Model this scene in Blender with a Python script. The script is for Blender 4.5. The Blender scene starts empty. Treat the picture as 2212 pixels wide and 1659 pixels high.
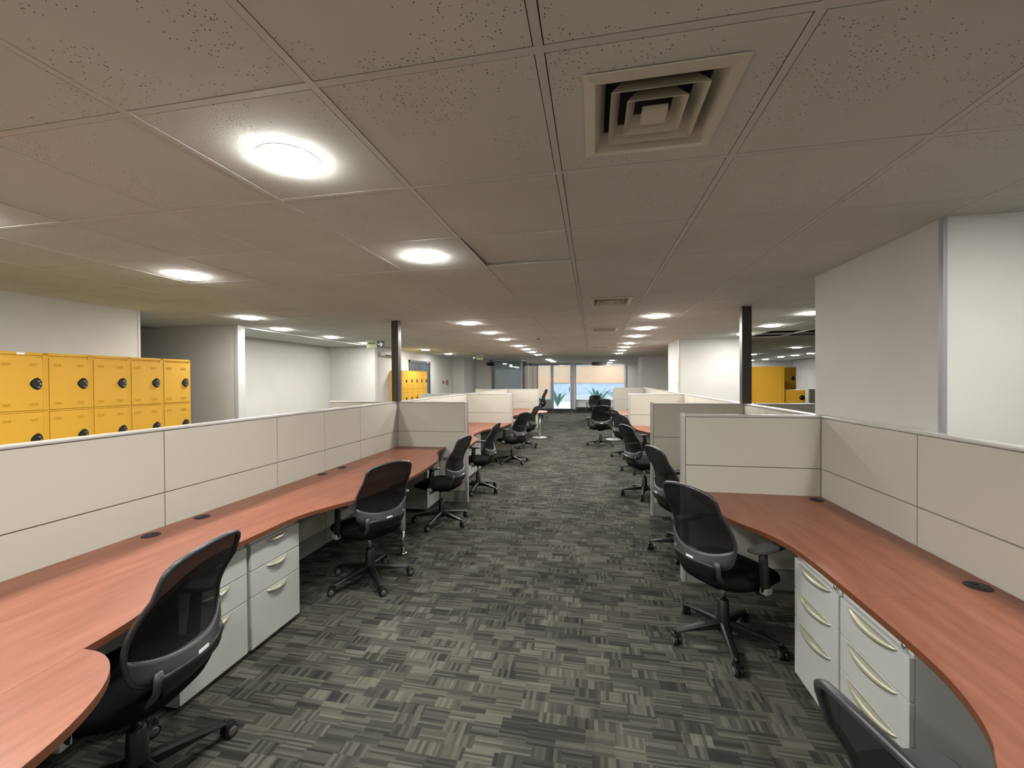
import bpy, bmesh, math, random
from mathutils import Vector, Matrix, Euler
random.seed(7)
S = bpy.context.scene
C = S.collection
PI = math.pi
R = math.radians

# ------------------------------------------------------------------ camera
EYE = 1.62
cd = bpy.data.cameras.new('camera')
cam = bpy.data.objects.new('camera', cd)
C.objects.link(cam)
cd.sensor_fit = 'HORIZONTAL'
cd.sensor_width = 36.0
cd.lens = 903.9 * 36.0 / 2212.0
cd.clip_start = 0.02
cam.matrix_world = (Matrix.Translation((0, 0, EYE)) @ Matrix.Rotation(0.1909, 4, 'Z')
                    @ Matrix.Rotation(PI / 2 - 0.0099, 4, 'X') @ Matrix.Rotation(-0.0064, 4, 'Z'))
S.camera = cam

# ------------------------------------------------------------------ world, exposure
w = bpy.data.worlds.new('world')
S.world = w
w.use_nodes = True
w.node_tree.nodes['Background'].inputs[0].default_value = (0.74, 0.86, 1.0, 1)
w.node_tree.nodes['Background'].inputs[1].default_value = 7.0
S.view_settings.view_transform = 'Standard'
S.view_settings.look = 'None'
S.view_settings.gamma = 1.0
S.view_settings.use_curve_mapping = False
S.view_settings.exposure = 0.14
LAMP = 275.0            # radiance of the downlight diffusers

# ------------------------------------------------------------------ materials
MATS = {}


def mat(name, col, rough=0.6, metal=0.0, spec=0.5):
    m = bpy.data.materials.new(name)
    m.use_nodes = True
    b = m.node_tree.nodes['Principled BSDF']
    b.inputs['Base Color'].default_value = (*col, 1)
    b.inputs['Roughness'].default_value = rough
    b.inputs['Metallic'].default_value = metal
    b.inputs['Specular IOR Level'].default_value = spec
    MATS[name] = m
    return m


class NT:
    def __init__(s, m):
        s.t = m.node_tree
        s.b = s.t.nodes['Principled BSDF']

    def n(s, typ, **kw):
        d = s.t.nodes.new(typ)
        for k, v in kw.items():
            setattr(d, k, v)
        return d

    def l(s, a, b):
        s.t.links.new(a, b)

    def math(s, op, a, b=None, c=None):
        d = s.n('ShaderNodeMath', operation=op)
        for i, v in enumerate((a, b, c)):
            if v is None:
                continue
            if isinstance(v, (int, float)):
                d.inputs[i].default_value = v
            else:
                s.l(v, d.inputs[i])
        return d.outputs[0]

    def ramp(s, fac, stops):
        d = s.n('ShaderNodeValToRGB')
        e = d.color_ramp.elements
        while len(e) < len(stops):
            e.new(0.5)
        for q, (p, c) in zip(e, stops):
            q.position = p
            q.color = (*c, 1)
        s.l(fac, d.inputs[0])
        return d.outputs[0]

    def noise(s, scale, detail=3, vec=None, rough=0.5):
        d = s.n('ShaderNodeTexNoise')
        d.inputs['Scale'].default_value = scale
        d.inputs['Detail'].default_value = detail
        d.inputs['Roughness'].default_value = rough
        if vec is not None:
            s.l(vec, d.inputs['Vector'])
        return d.outputs[0]

    def pos(s):
        return s.n('ShaderNodeNewGeometry').outputs['Position']

    def bump(s, h, strength, dist):
        d = s.n('ShaderNodeBump')
        d.inputs['Strength'].default_value = strength
        d.inputs['Distance'].default_value = dist
        s.l(h, d.inputs['Height'])
        s.l(d.outputs[0], s.b.inputs['Normal'])


def speckled(name, c0, c1, scale, rough=0.8, bump=0.0, spec=0.3):
    m = mat(name, c0, rough, spec=spec)
    t = NT(m)
    f = t.noise(scale, 4, t.pos())
    t.l(t.ramp(f, [(0.35, c0), (0.65, c1)]), t.b.inputs['Base Color'])
    if bump:
        t.bump(f, bump, 0.002)
    return m


speckled('wall', (0.49, 0.485, 0.455), (0.52, 0.515, 0.485), 2.0, 0.7)
speckled('fabric', (0.425, 0.405, 0.345), (0.475, 0.455, 0.39), 420.0, 0.9, 0.25, 0.1)
mat('rail', (0.60, 0.59, 0.57), 0.25, 0.5)
mat('trim', (0.42, 0.40, 0.36), 0.4, 0.3)
mat('kick', (0.24, 0.24, 0.22), 0.5, 0.2)
mat('pole', (0.055, 0.05, 0.047), 0.28, 0.3)
mat('dark', (0.012, 0.012, 0.013), 0.8)
mat('plenum', (0.25, 0.25, 0.24), 0.9)
mat('duct', (0.16, 0.16, 0.16), 0.6)
mat('white_plastic', (0.70, 0.70, 0.67), 0.4)
mat('ped', (0.42, 0.43, 0.41), 0.5, 0.0)
mat('pull', (0.50, 0.49, 0.38), 0.3, 0.5)
mat('chrome', (0.75, 0.75, 0.74), 0.15, 1.0)
mat('steel', (0.50, 0.50, 0.48), 0.35, 0.7)
mat('ch_black', (0.0065, 0.0065, 0.007), 0.42, 0, 0.4)
mat('ch_seat', (0.005, 0.005, 0.0055), 0.95, 0, 0.08)
mat('ch_grey', (0.034, 0.035, 0.038), 0.42)
mat('ch_rim', (0.024, 0.025, 0.028), 0.33)
mat('wheel_rim', (0.08, 0.08, 0.08), 0.4)
mat('label_white', (0.80, 0.80, 0.78), 0.5)
mat('yellow', (0.60, 0.325, 0.020), 0.5)
mat('door_blue', (0.06, 0.075, 0.085), 0.5)
mat('frame_grey', (0.30, 0.30, 0.31), 0.4, 0.3)
mat('frame_white', (0.46, 0.46, 0.45), 0.5)
mat('red', (0.35, 0.03, 0.03), 0.5)
mat('sign_green', (0.03, 0.09, 0.05), 0.5)
mat('sign_lime', (0.36, 0.36, 0.20), 0.5)
mat('screen', (0.01, 0.012, 0.02), 0.15)
mat('grid_bar', (0.60, 0.61, 0.57), 0.6)
mat('vent', (0.60, 0.58, 0.48), 0.5)
mat('outdoor_wall', (0.22, 0.24, 0.27), 0.8)
mat('outdoor_orange', (0.80, 0.26, 0.08), 0.8)
mat('outdoor_ground', (0.26, 0.26, 0.25), 0.9)
mat('leaf', (0.07, 0.13, 0.11), 0.6)
mat('board', (0.75, 0.75, 0.78), 0.35)

# acoustic tile: beige with fine pits
m = mat('tile', (0.36, 0.335, 0.29), 0.9, spec=0.15)
t = NT(m)
p = t.pos()
v = t.n('ShaderNodeTexVoronoi')
v.inputs['Scale'].default_value = 85.0
t.l(p, v.inputs['Vector'])
pit = t.math('LESS_THAN', v.outputs['Distance'], 0.17)
sel = t.math('GREATER_THAN', t.noise(3.5, 4, p, 0.7), 0.54)
pit = t.math('MULTIPLY', pit, sel)
n1 = t.noise(1.4, 3, p)
base = t.ramp(n1, [(0.3, (0.59, 0.61, 0.56)), (0.7, (0.66, 0.68, 0.63))])
mx = t.n('ShaderNodeMixRGB')
t.l(pit, mx.inputs[0])
t.l(base, mx.inputs[1])
mx.inputs[2].default_value = (0.14, 0.125, 0.11, 1)
t.l(mx.outputs[0], t.b.inputs['Base Color'])
t.bump(t.noise(180, 3, p), 0.2, 0.002)

# cherry laminate, grain along the worktop's length
m = mat('cherry', (0.36, 0.11, 0.06), 0.38, spec=0.45)
t = NT(m)
mp = t.n('ShaderNodeMapping')
mp.inputs['Scale'].default_value = (14.0, 1.6, 14.0)
t.l(t.pos(), mp.inputs['Vector'])
g = t.noise(1.6, 6, mp.outputs[0], 0.62)
t.l(t.ramp(g, [(0.30, (0.165, 0.056, 0.032)), (0.52, (0.21, 0.076, 0.045)), (0.75, (0.27, 0.105, 0.064))]),
    t.b.inputs['Base Color'])
mat('cherry_edge', (0.13, 0.045, 0.018), 0.45)

# carpet: random patches of parallel stripes in two directions
m = mat('carpet', (0.05, 0.05, 0.045), 1.0, spec=0.05)
t = NT(m)
p = t.pos()
sx = t.n('ShaderNodeSeparateXYZ')
t.l(p, sx.inputs[0])
X_, Y_ = sx.outputs[0], sx.outputs[1]


def cell(a, sz, off=0.0):
    return t.math('FLOOR', t.math('DIVIDE', t.math('ADD', a, off), sz))


def wn(a, b, c=None):
    cmb = t.n('ShaderNodeCombineXYZ')
    for i, q in enumerate((a, b, c)):
        if q is None:
            continue
        if isinstance(q, (int, float)):
            cmb.inputs[i].default_value = q
        else:
            t.l(q, cmb.inputs[i])
    d = t.n('ShaderNodeTexWhiteNoise', noise_dimensions='3D')
    t.l(cmb.outputs[0], d.inputs['Vector'])
    return d.outputs['Value']


def mixv(f, a, b):
    d = t.n('ShaderNodeMix', data_type='FLOAT')
    t.l(f, d.inputs[0])
    t.l(a, d.inputs[2])
    t.l(b, d.inputs[3])
    return d.outputs[0]


cy = cell(Y_, 0.065)
cx = cell(t.math('ADD', X_, t.math('MULTIPLY', wn(cy, 5.0, 2.0), 0.13)), 0.130)
ori = t.math('GREATER_THAN', wn(cx, cy, 3.0), 0.66)
sh = t.math('MULTIPLY', wn(cx, 7.0, cy), 0.03)
sA = cell(t.math('ADD', Y_, sh), 0.0109)
sB = cell(t.math('ADD', X_, sh), 0.0163)
stripe = mixv(ori, sA, sB)
val = wn(stripe, t.math('ADD', cx, t.math('MULTIPLY', cy, 17.0)), ori)
blk = wn(cx, cy, 9.0)
patch = t.noise(1.6, 2, p)
big = wn(cell(X_, 0.5), cell(Y_, 0.5), 1.0)
val = t.math('ADD', t.math('MULTIPLY', val, 0.36), t.math('MULTIPLY', patch, 0.40))
val = t.math('ADD', val, t.math('MULTIPLY', blk, 0.28))
val = t.math('ADD', val, t.math('MULTIPLY', big, 0.06))
fine = t.noise(260, 2, p)
val = t.math('ADD', val, t.math('MULTIPLY', t.math('SUBTRACT', fine, 0.5), 0.30))
t.l(t.ramp(val, [(0.26, (0.022, 0.022, 0.022)), (0.46, (0.042, 0.042, 0.037)), (0.60, (0.067, 0.065, 0.054)),
                 (0.84, (0.108, 0.105, 0.086))]), t.b.inputs['Base Color'])
t.bump(val, 0.3, 0.004)

# chair mesh: woven net with open gaps
m = mat('ch_mesh', (0.0055, 0.0055, 0.006), 0.85, 0, 0.15)
t = NT(m)
tr = t.n('ShaderNodeBsdfTransparent')
ms = t.n('ShaderNodeMixShader')
ms.inputs[0].default_value = 0.96
t.l(tr.outputs[0], ms.inputs[1])
t.l(t.b.outputs[0], ms.inputs[2])
t.l(ms.outputs[0], t.t.nodes['Material Output'].inputs[0])

# clear glass pane
m = mat('glass', (0.9, 0.95, 1.0), 0.03)
t = NT(m)
tr = t.n('ShaderNodeBsdfTransparent')
tr.inputs[0].default_value = (0.90, 0.94, 0.94, 1)
gl = t.n('ShaderNodeBsdfGlossy')
gl.inputs['Roughness'].default_value = 0.03
fr = t.n('ShaderNodeFresnel')
ms = t.n('ShaderNodeMixShader')
t.l(fr.outputs[0], ms.inputs[0])
t.l(tr.outputs[0], ms.inputs[1])
t.l(gl.outputs[0], ms.inputs[2])
t.l(ms.outputs[0], t.t.nodes['Material Output'].inputs[0])

# roller blind: translucent cloth, slightly see-through
m = mat('blind', (0.60, 0.48, 0.40), 0.9)
t = NT(m)
tl = t.n('ShaderNodeBsdfTranslucent')
tl.inputs[0].default_value = (0.92, 0.75, 0.61, 1)
tr = t.n('ShaderNodeBsdfTransparent')
tr.inputs[0].default_value = (1.0, 0.85, 0.7, 1)
m1 = t.n('ShaderNodeMixShader')
m1.inputs[0].default_value = 0.88
t.l(t.b.outputs[0], m1.inputs[1])
t.l(tl.outputs[0], m1.inputs[2])
m2 = t.n('ShaderNodeMixShader')
m2.inputs[0].default_value = 0.20
t.l(m1.outputs[0], m2.inputs[1])
t.l(tr.outputs[0], m2.inputs[2])
t.l(m2.outputs[0], t.t.nodes['Material Output'].inputs[0])

# lit diffuser of the downlights
m = mat('lamp', (1, 1, 1), 0.5)
b = m.node_tree.nodes['Principled BSDF']
b.inputs['Emission Color'].default_value = (1.0, 0.975, 0.93, 1)
b.inputs['Emission Strength'].default_value = LAMP


# ------------------------------------------------------------------ mesh helpers
class MB:
    def __init__(s):
        s.v, s.f, s.sm = [], [], []

    def add(s, vs, fs, smooth=False):
        o = len(s.v)
        s.v += [tuple(q) for q in vs]
        for q in fs:
            s.f.append([i + o for i in q])
            s.sm.append(smooth)
        return s

    def box(s, x0, x1, y0, y1, z0, z1):
        v = [(x, y, z) for z in (z0, z1) for y in (y0, y1) for x in (x0, x1)]
        return s.add(v, [(0, 2, 3, 1), (4, 5, 7, 6), (0, 1, 5, 4), (2, 6, 7, 3), (0, 4, 6, 2), (1, 3, 7, 5)])

    def bbox(s, x0, x1, y0, y1, z0, z1, b=0.004):
        """box with bevelled edges"""
        bm = bmesh.new()
        bmesh.ops.create_cube(bm, size=1.0)
        for q in bm.verts:
            q.co = Vector(((x0 + x1) / 2 + q.co.x * (x1 - x0), (y0 + y1) / 2 + q.co.y * (y1 - y0),
                           (z0 + z1) / 2 + q.co.z * (z1 - z0)))
        bmesh.ops.bevel(bm, geom=bm.edges[:], offset=b, segments=2, affect='EDGES', profile=0.7)
        bm.verts.ensure_lookup_table()
        for i, q in enumerate(bm.verts):
            q.index = i
        s.add([q.co[:] for q in bm.verts], [[q.index for q in f.verts] for f in bm.faces])
        bm.free()
        return s

    def prism(s, poly, z0, z1, smooth=False):
        n = len(poly)
        v = [(x, y, z0) for x, y in poly] + [(x, y, z1) for x, y in poly]
        o = len(s.v)
        s.add(v, [list(range(n))[::-1], list(range(n, 2 * n))])
        for i in range(n):
            j = (i + 1) % n
            s.f.append([o + i, o + j, o + n + j, o + n + i])
            s.sm.append(smooth)
        return s

    def lathe(s, prof, seg=24, c=(0, 0, 0), smooth=True, axis='Z'):
        v, f = [], []
        n = len(prof)
        for k in range(seg):
            a = 2 * PI * k / seg
            for r, z in prof:
                q = (r * math.cos(a), r * math.sin(a), z)
                if axis == 'Y':
                    q = (q[0], q[2], q[1])
                elif axis == 'X':
                    q = (q[2], q[0], q[1])
                v.append((q[0] + c[0], q[1] + c[1], q[2] + c[2]))
        for k in range(seg):
            k2 = (k + 1) % seg
            for i in range(n - 1):
                f.append((k * n + i, k2 * n + i, k2 * n + i + 1, k * n + i + 1))
        if prof[0][0] > 1e-5:
            f.append([k * n for k in range(seg)][::-1])
        if prof[-1][0] > 1e-5:
            f.append([k * n + n - 1 for k in range(seg)])
        return s.add(v, f, smooth)

    def tube(s, path, rad, seg=8, closed=False, smooth=True, flat=None):
        """flat=(a,b): elliptical section scale"""
        P = [Vector(q) for q in path]
        n = len(P)
        rads = rad if isinstance(rad, (list, tuple)) else [rad] * n
        v, f = [], []
        up = Vector((0, 0, 1))
        prev = None
        for i in range(n):
            if closed:
                d = P[(i + 1) % n] - P[i - 1]
            else:
                d = P[min(i + 1, n - 1)] - P[max(i - 1, 0)]
            d.normalize()
            if prev is None:
                a = d.cross(up)
                if a.length < 1e-3:
                    a = d.cross(Vector((1, 0, 0)))
            else:
                a = prev - d * prev.dot(d)
            a.normalize()
            prev = a
            bb = d.cross(a)
            fa, fb = flat or (1, 1)
            for k in range(seg):
                an = 2 * PI * k / seg
                v.append(P[i] + (a * math.cos(an) * fa + bb * math.sin(an) * fb) * rads[i])
        m_ = n if closed else n - 1
        for i in range(m_):
            j = (i + 1) % n
            for k in range(seg):
                k2 = (k + 1) % seg
                f.append((i * seg + k, i * seg + k2, j * seg + k2, j * seg + k))
        if not closed:
            f.append(list(range(seg))[::-1])
            f.append([(n - 1) * seg + k for k in range(seg)])
        return s.add(v, f, smooth)

    def grid(s, fn, nu, nv, smooth=True, thick=None):
        """fn(i/nu, j/nv) -> point; thick=vector fn or None"""
        v = [fn(i / nu, j / nv) for j in range(nv + 1) for i in range(nu + 1)]
        w_ = nu + 1
        f = [(j * w_ + i, j * w_ + i + 1, (j + 1) * w_ + i + 1, (j + 1) * w_ + i) for j in range(nv) for i in range(nu)]
        return s.add(v, f, smooth)

    def mesh(s, name, m):
        me = bpy.data.meshes.new(name)
        me.from_pydata(s.v, [], s.f)
        me.polygons.foreach_set('use_smooth', s.sm)
        bm = bmesh.new()
        bm.from_mesh(me)
        bmesh.ops.recalc_face_normals(bm, faces=bm.faces[:])
        bm.to_mesh(me)
        bm.free()
        me.materials.append(MATS[m])
        return me

    def obj(s, name, m, parent=None):
        return place(name, s.mesh(name, m), parent)


def place(name, me, parent=None):
    o = bpy.data.objects.new(name, me)
    C.objects.link(o)
    if parent is not None:
        o.parent = parent
    return o


def tag(o, label, cat, group=None, kind=None):
    o['label'] = label
    o['category'] = cat
    if group:
        o['group'] = group
    if kind:
        o['kind'] = kind
    return o


def thing(name, label, cat, loc=(0, 0, 0), rz=0.0, group=None, kind=None):
    o = bpy.data.objects.new(name, None)
    o.empty_display_size = 0.05
    C.objects.link(o)
    o.location = loc
    o.rotation_euler = (0, 0, rz)
    return tag(o, label, cat, group, kind)


def dup(root, loc, rz, label, group=None):
    r = root.copy()
    C.objects.link(r)
    r.location = loc
    r.rotation_euler = (0, 0, rz)
    r['label'] = label
    if group:
        r['group'] = group
    elif 'group' in r:
        del r['group']
    for ch in list(root.children):
        c = ch.copy()
        C.objects.link(c)
        c.parent = r
        for g_ in ch.children:
            d = g_.copy()
            C.objects.link(d)
            d.parent = c
    return r


def struct(name, mb, m, label, cat):
    return tag(mb.obj(name, m), label, cat, kind='structure')


# ------------------------------------------------------------------ shell
ZC = 2.43                      # underside of the ceiling tiles
TOP = 2.75                     # slab above
XL, XR = -5.05, 9.0
YN, YF = -2.6, 21.3

struct('floor', MB().box(-9.2, XR, YN, YF + 0.1, -0.1, 0), 'carpet', 'dark grey carpet with woven patches of short stripes', 'floor')

mb = MB()
mb.box(XL - 0.12, XL, YN, 3.85, 0, TOP)
struct('wall_left', mb, 'wall', 'plain grey-beige wall behind the tall yellow lockers', 'wall')
struct('trim_1', MB().box(XL - 0.125, XL + 0.004, 3.85, 3.875, 0, ZC), 'frame_white', 'white corner strip at end of wall behind lockers', 'trim')
mb = MB()
mb.box(-9.2, -5.02, 5.17, 5.26, 0, TOP)
struct('wall_corridor', mb, 'wall', 'shaded grey wall inside the side corridor beyond the lockers', 'wall')
struct('wall_corridor_end', MB().box(-9.3, -9.2, 3.5, 5.3, 0, TOP), 'wall', 'far end wall of the side corridor', 'wall')
struct('wall_corridor_near', MB().box(-9.2, XL - 0.12, 3.7, 3.8, 0, TOP), 'wall', 'near wall of the side corridor', 'wall')
struct('trim_2', MB().box(-5.06, -5.0, 5.155, 5.28, 0, ZC), 'frame_white', 'white upright frame between corridor wall and white alcove', 'trim')
struct('wall_alcove', MB().box(-6.3, -6.18, 5.26, 9.0, 0, TOP), 'wall', 'white back wall of the bright alcove', 'wall')
struct('wall_alcove_side', MB().box(-6.3, -5.0, 9.0, 9.12, 0, TOP), 'wall', 'white end wall of the bright alcove', 'wall')
struct('trim_3', MB().box(-5.065, -5.04, 5.28, 9.0, ZC - 0.02, ZC - 0.001), 'frame_white', 'thin white ceiling trim along the open side of the alcove', 'trim')
# wall with the blue door
mb = MB()
mb.box(XL - 0.1, XL, 9.12, 10.93, 0, TOP)
mb.box(XL - 0.1, XL, 12.5, 14.7, 0, TOP)
mb.box(XL - 0.1, XL, 10.93, 12.5, 2.2, TOP)
mb.box(-5.4, -5.3, 10.8, 12.6, 0, TOP)
struct('wall_left_far', mb, 'wall', 'grey-beige wall around the blue-grey double door', 'wall')
struct('wall_left_jog', MB().box(XL - 0.1, -4.62, 14.7, 16.4, 0, TOP), 'wall', 'square pier at end of the wall with the double door', 'wall')
struct('wall_meeting_room', MB().box(-4.62, -4.02, 16.3, 16.4, 0, TOP), 'wall', 'grey wall strip beside the glass meeting room', 'wall')
struct('wall_meeting_side', MB().box(-7.1, -7.0, 16.4, YF, 0, TOP), 'wall', 'inner side wall of the glass meeting room', 'wall')
struct('wall_back', MB().box(-7.1, -2.94, YF, YF + 0.1, 0, TOP).box(1.6, XR, YF, YF + 0.1, 0, TOP)
       .box(-2.94, 1.6, YF, YF + 0.1, 2.40, TOP), 'wall', 'end wall around the sunlit windows', 'wall')
struct('wall_right', MB().box(XR, XR + 0.1, YN, YF + 0.1, 0, TOP), 'wall', 'pale far side wall beyond the yellow cabinets', 'wall')
struct('wall_rear', MB().box(XL - 0.1, XR, YN - 0.1, YN, 0, TOP), 'wall', 'wall closing the office opposite the windows', 'wall')

# columns along the right-hand desks
for k, (nm, lab) in enumerate((('wall_column_near', 'wide white square column beside the curved cherry desk'),
                               ('wall_column_middle', 'wide white square column beyond the dark power pole'),
                               ('wall_column_far', 'grey square column nearest the orange window blinds'))):
    y0 = (2.51, 9.1, 15.69)[k]
    x0 = (1.752, 1.74, 1.74)[k]
    struct(nm, MB().box(x0, x0 + 1.25, y0, y0 + 1.25, 0, TOP), 'wall', lab, 'column')
struct('trim_4', MB().box(1.7475, 1.766, 2.505, 2.535, 0, ZC - 0.002), 'frame_grey', 'metal corner guard on the column beside the curved desk', 'trim')
struct('trim_5', MB().box(1.733, 1.762, 9.093, 9.13, 0, ZC - 0.002), 'trim', 'corner guard on the column beyond the dark power pole', 'trim')

# ------------------------------------------------------------------ ceiling
P_ = 0.626
GX, GY = -0.127, 1.033
IX = range(-10, 15)
JY = range(-6, 33)
ceiling = struct('ceiling', MB().box(-9.3, XR + 0.1, YN - 0.1, YF + 0.1, TOP, TOP + 0.1), 'plenum',
                 'suspended ceiling of square mineral tiles in a metal grid', 'ceiling')
VENTS = [(0, 0), (0, 5), (0, 9), (0, 15)]
LVENT = (-6, 5)
MISSING = [(5, 11), (6, 11), (5, 12), (6, 12), (5, 24)]
SAG = (-1, 2)


def tile_mesh(hw):
    return MB().box(-hw, hw, -hw, hw, 0.002, 0.016)


hw = P_ / 2 - 0.0145
TM = tile_mesh(hw).mesh('ceiling_tile', 'tile')
a = 0.190
TVM = (MB().box(-hw, hw, a, hw, 0.002, 0.016).box(-hw, hw, -hw, -a, 0.002, 0.016)
       .box(-hw, -a, -a, a, 0.002, 0.016).box(a, hw, -a, a, 0.002, 0.016)).mesh('ceiling_tile', 'tile')
cells = []
for i in IX:
    for j in JY:
        x, y = GX + (i + 0.5) * P_, GY + (j + 0.5) * P_
        if y > YF or x > XR - 0.2:
            continue
        if x < XL - 0.1 and not (3.8 < y < 9.1):
            if not (16.3 < y):
                continue
        if (i, j) in MISSING:
            continue
        ang = math.atan2(x, max(y, 0.01)) + 0.1909
        d = math.hypot(x, y)
        vis = y > 0.2 and abs(math.degrees(ang)) < 55
        cells.append((0 if vis else 1, d, i, j, x, y))
cells.sort()
rest = MB()
cnt = 0
for vis, d, i, j, x, y in cells:
    if (i, j) in VENTS or (i, j) == LVENT:
        o = place('ceiling_tile', TVM, ceiling)
        o.location = (x, y, ZC)
    elif cnt < 270 and vis == 0:
        o = place('ceiling_tile', TM, ceiling)
        o.location = (x, y, ZC + random.uniform(0, 0.0010))
        o.rotation_euler = (random.uniform(-.0012, .0012), random.uniform(-.0012, .0012), 0)
        if (i, j) == SAG:
            o.location = (x, y, ZC + 0.007)
            o.rotation_euler = (0.026, 0.014, 0)
        cnt += 1
    else:
        rest.box(x - hw, x + hw, y - hw, y + hw, ZC + 0.002, ZC + 0.016)
o = rest.obj('ceiling_tiles_beyond', 'tile', ceiling)
o['kind'] = 'stuff'
y0, y1 = GY + JY[0] * P_, YF
for i in list(IX) + [15]:
    x = GX + i * P_
    if x > XR or x < -6.9:
        continue
    ya, yb = (y0, y1) if x > XL - 0.3 else (3.8, 9.2)
    o = MB().box(x - 0.0115, x + 0.0115, ya, yb, ZC + 0.0012, ZC + 0.004).box(x - 0.002, x + 0.002, ya, yb, ZC + 0.002, ZC + 0.03).obj('ceiling_grid_bar', 'grid_bar', ceiling)
for j in JY:
    y = GY + j * P_
    if y < YN or y > YF:
        continue
    xa = -6.3 if 3.8 < y < 9.1 else XL
    o = MB().box(xa, XR, y - 0.0115, y + 0.0115, ZC + 0.0017, ZC + 0.004).box(xa, XR, y - 0.002, y + 0.002, ZC + 0.002, ZC + 0.03).obj('ceiling_grid_bar', 'grid_bar', ceiling)


# air diffusers
def make_vent(label, loc):
    t_ = thing('air_vent', label, 'air vent', loc)
    f = MB()

    def ring(mb_, a0, z0, a1, z1, th=0.004):
        for q, (aa, zz) in enumerate(((a0, z0), (a1, z1))):
            pass
        o0 = [(-a0, -a0, z0), (a0, -a0, z0), (a0, a0, z0), (-a0, a0, z0)]
        o1 = [(-a1, -a1, z1), (a1, -a1, z1), (a1, a1, z1), (-a1, a1, z1)]
        o2 = [(x, y, z + th) for x, y, z in o0]
        o3 = [(x, y, z + th) for x, y, z in o1]
        fs = []
        for k in range(4):
            k2 = (k + 1) % 4
            fs += [(k, k2, 4 + k2, 4 + k), (8 + k, 12 + k, 12 + k2, 8 + k2), (k, 8 + k, 8 + k2, k2), (4 + k, 4 + k2, 12 + k2, 12 + k)]
        mb_.add(o0 + o1 + o2 + o3, fs)
    ring(f, 0.208, -0.005, 0.176, -0.010)
    ring(f, 0.176, -0.010, 0.146, 0.040)
    f.obj('frame', 'vent', t_)
    for a0 in (0.132, 0.085):
        l_ = MB()
        ring(l_, a0, -0.010, a0 - 0.030, 0.036, 0.003)
        l_.obj('louvre', 'vent', t_)
    MB().bbox(-0.037, 0.037, -0.037, 0.037, -0.010, 0.004, 0.002).obj('centre_plate', 'vent', t_)
    d = MB()
    q = 0.185
    d.box(-q, q, -q, q, 0.2, 0.21)
    d.box(-q, 0.01 - q, -q, q, 0.045, 0.2).box(q - 0.01, q, -q, q, 0.045, 0.2)
    d.box(-q, q, -q, 0.01 - q, 0.045, 0.2).box(-q, q, q - 0.01, q, 0.045, 0.2)
    d.obj('duct', 'duct', t_)
    return t_


def ctr(i, j):
    return (GX + (i + 0.5) * P_, GY + (j + 0.5) * P_, ZC)


v0 = make_vent('large square air vent with nested louvres close above the near desks', ctr(0, 0))
for (i, j), lab in zip(VENTS[1:], ('square air vent second along the aisle from the large one',
                                   'square air vent third along the aisle from the large one',
                                   'smallest square air vent close to the ceiling-hung dark display')):
    dup(v0, ctr(i, j), 0, lab)
tv = thing('return_grille', 'flat square return grille with thin pale frame near the white alcove', 'air vent', ctr(*LVENT))
MB().box(-.24, .24, .205, .24, -.006, 0).box(-.24, .24, -.24, -.205, -.006, 0).box(-.24, -.205, -.205, .205, -.006, 0).box(.205, .24, -.205, .205, -.006, 0).obj('frame', 'vent', tv)
for k in range(9):
    yy = -0.18 + k * 0.045
    MB().box(-.205, .205, yy - .016, yy + .016, -.001, .003).obj('slat', 'vent', tv)
MB().box(-.19, .19, -.19, .19, .03, .034).obj('backing', 'duct', tv)


# downlights
def make_light():
    t_ = thing('downlight', '', 'downlight')
    MB().lathe([(0.1045, 0.0), (0.109, 0.0), (0.109, -0.003), (0.1045, -0.004), (0.1045, 0.0)], 40).obj('trim_ring', 'white_plastic', t_)
    MB().lathe([(0.0, -0.0125), (0.06, -0.0122), (0.092, -0.0105), (0.101, -0.0065), (0.104, -0.002), (0.104, 0.0)], 40).obj('diffuser', 'lamp', t_)
    return t_


light0 = make_light()
light_used = []


def light(x, y, lab, grp):
    if not light_used:
        light_used.append(1)
        light0.location = (x, y, ZC - 0.002)
        light0['label'] = lab
        light0['group'] = grp
        return light0
    return dup(light0, (x, y, ZC - 0.002), 0, lab, grp)


ORD = ('first', 'second', 'third', 'fourth', 'fifth', 'sixth', 'seventh', 'eighth', 'ninth', 'tenth', 'eleventh')
light(-1.08, 1.35, 'largest round downlight, one tile across from the largest square vent', 'ceiling downlights')
light(-1.08, 2.6, 'round downlight two tiles beyond the largest downlight, near the sagging tile', 'ceiling downlights')
light(-3.04, 2.68, 'round downlight over the partition, straight in front of the yellow lockers', 'ceiling downlights')
for k, y in enumerate((5.75, 6.98, 8.2, 9.85, 10.95, 12.1, 13.5, 16.6, 17.6, 18.8)):
    light(-1.73, y, ORD[k] + ' downlight beyond the pole in the aisle row on the lockers side', 'ceiling downlights')
for k, y in enumerate((5.68, 6.98, 8.2, 9.8, 10.9, 12.1, 13.5, 18.4, 20.6)):
    light(0.81, y, ORD[k] + ' downlight beyond the pole in the aisle row on the columns side', 'ceiling downlights')
for k, (x, y) in enumerate(((-4.28, 4.6), (-4.76, 5.72), (-4.74, 6.98), (-4.78, 8.25))):
    light(x, y, ORD[k] + ' downlight from the corridor along the open side of the white alcove', 'ceiling downlights')
for k, y in enumerate((10.4, 12.2)):
    light(-4.32, y, ORD[k] + ' downlight past the alcove, before the blue-grey double door', 'ceiling downlights')
for k, (x, y) in enumerate(((2.7, 5.85), (2.72, 7.1), (2.7, 8.3))):
    light(x, y, ORD[k] + ' downlight between the near and middle square columns', 'ceiling downlights')
for x, y in ((5.3, 12.3), (5.3, 15.4), (7.05, 15.4), (7.05, 16.5), (7.0, 17.5), (7.2, 19.5), (6.95, 20.4)):
    light(x, y, 'small round downlight far over the yellow cabinets', 'downlights over the cabinets')
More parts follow.
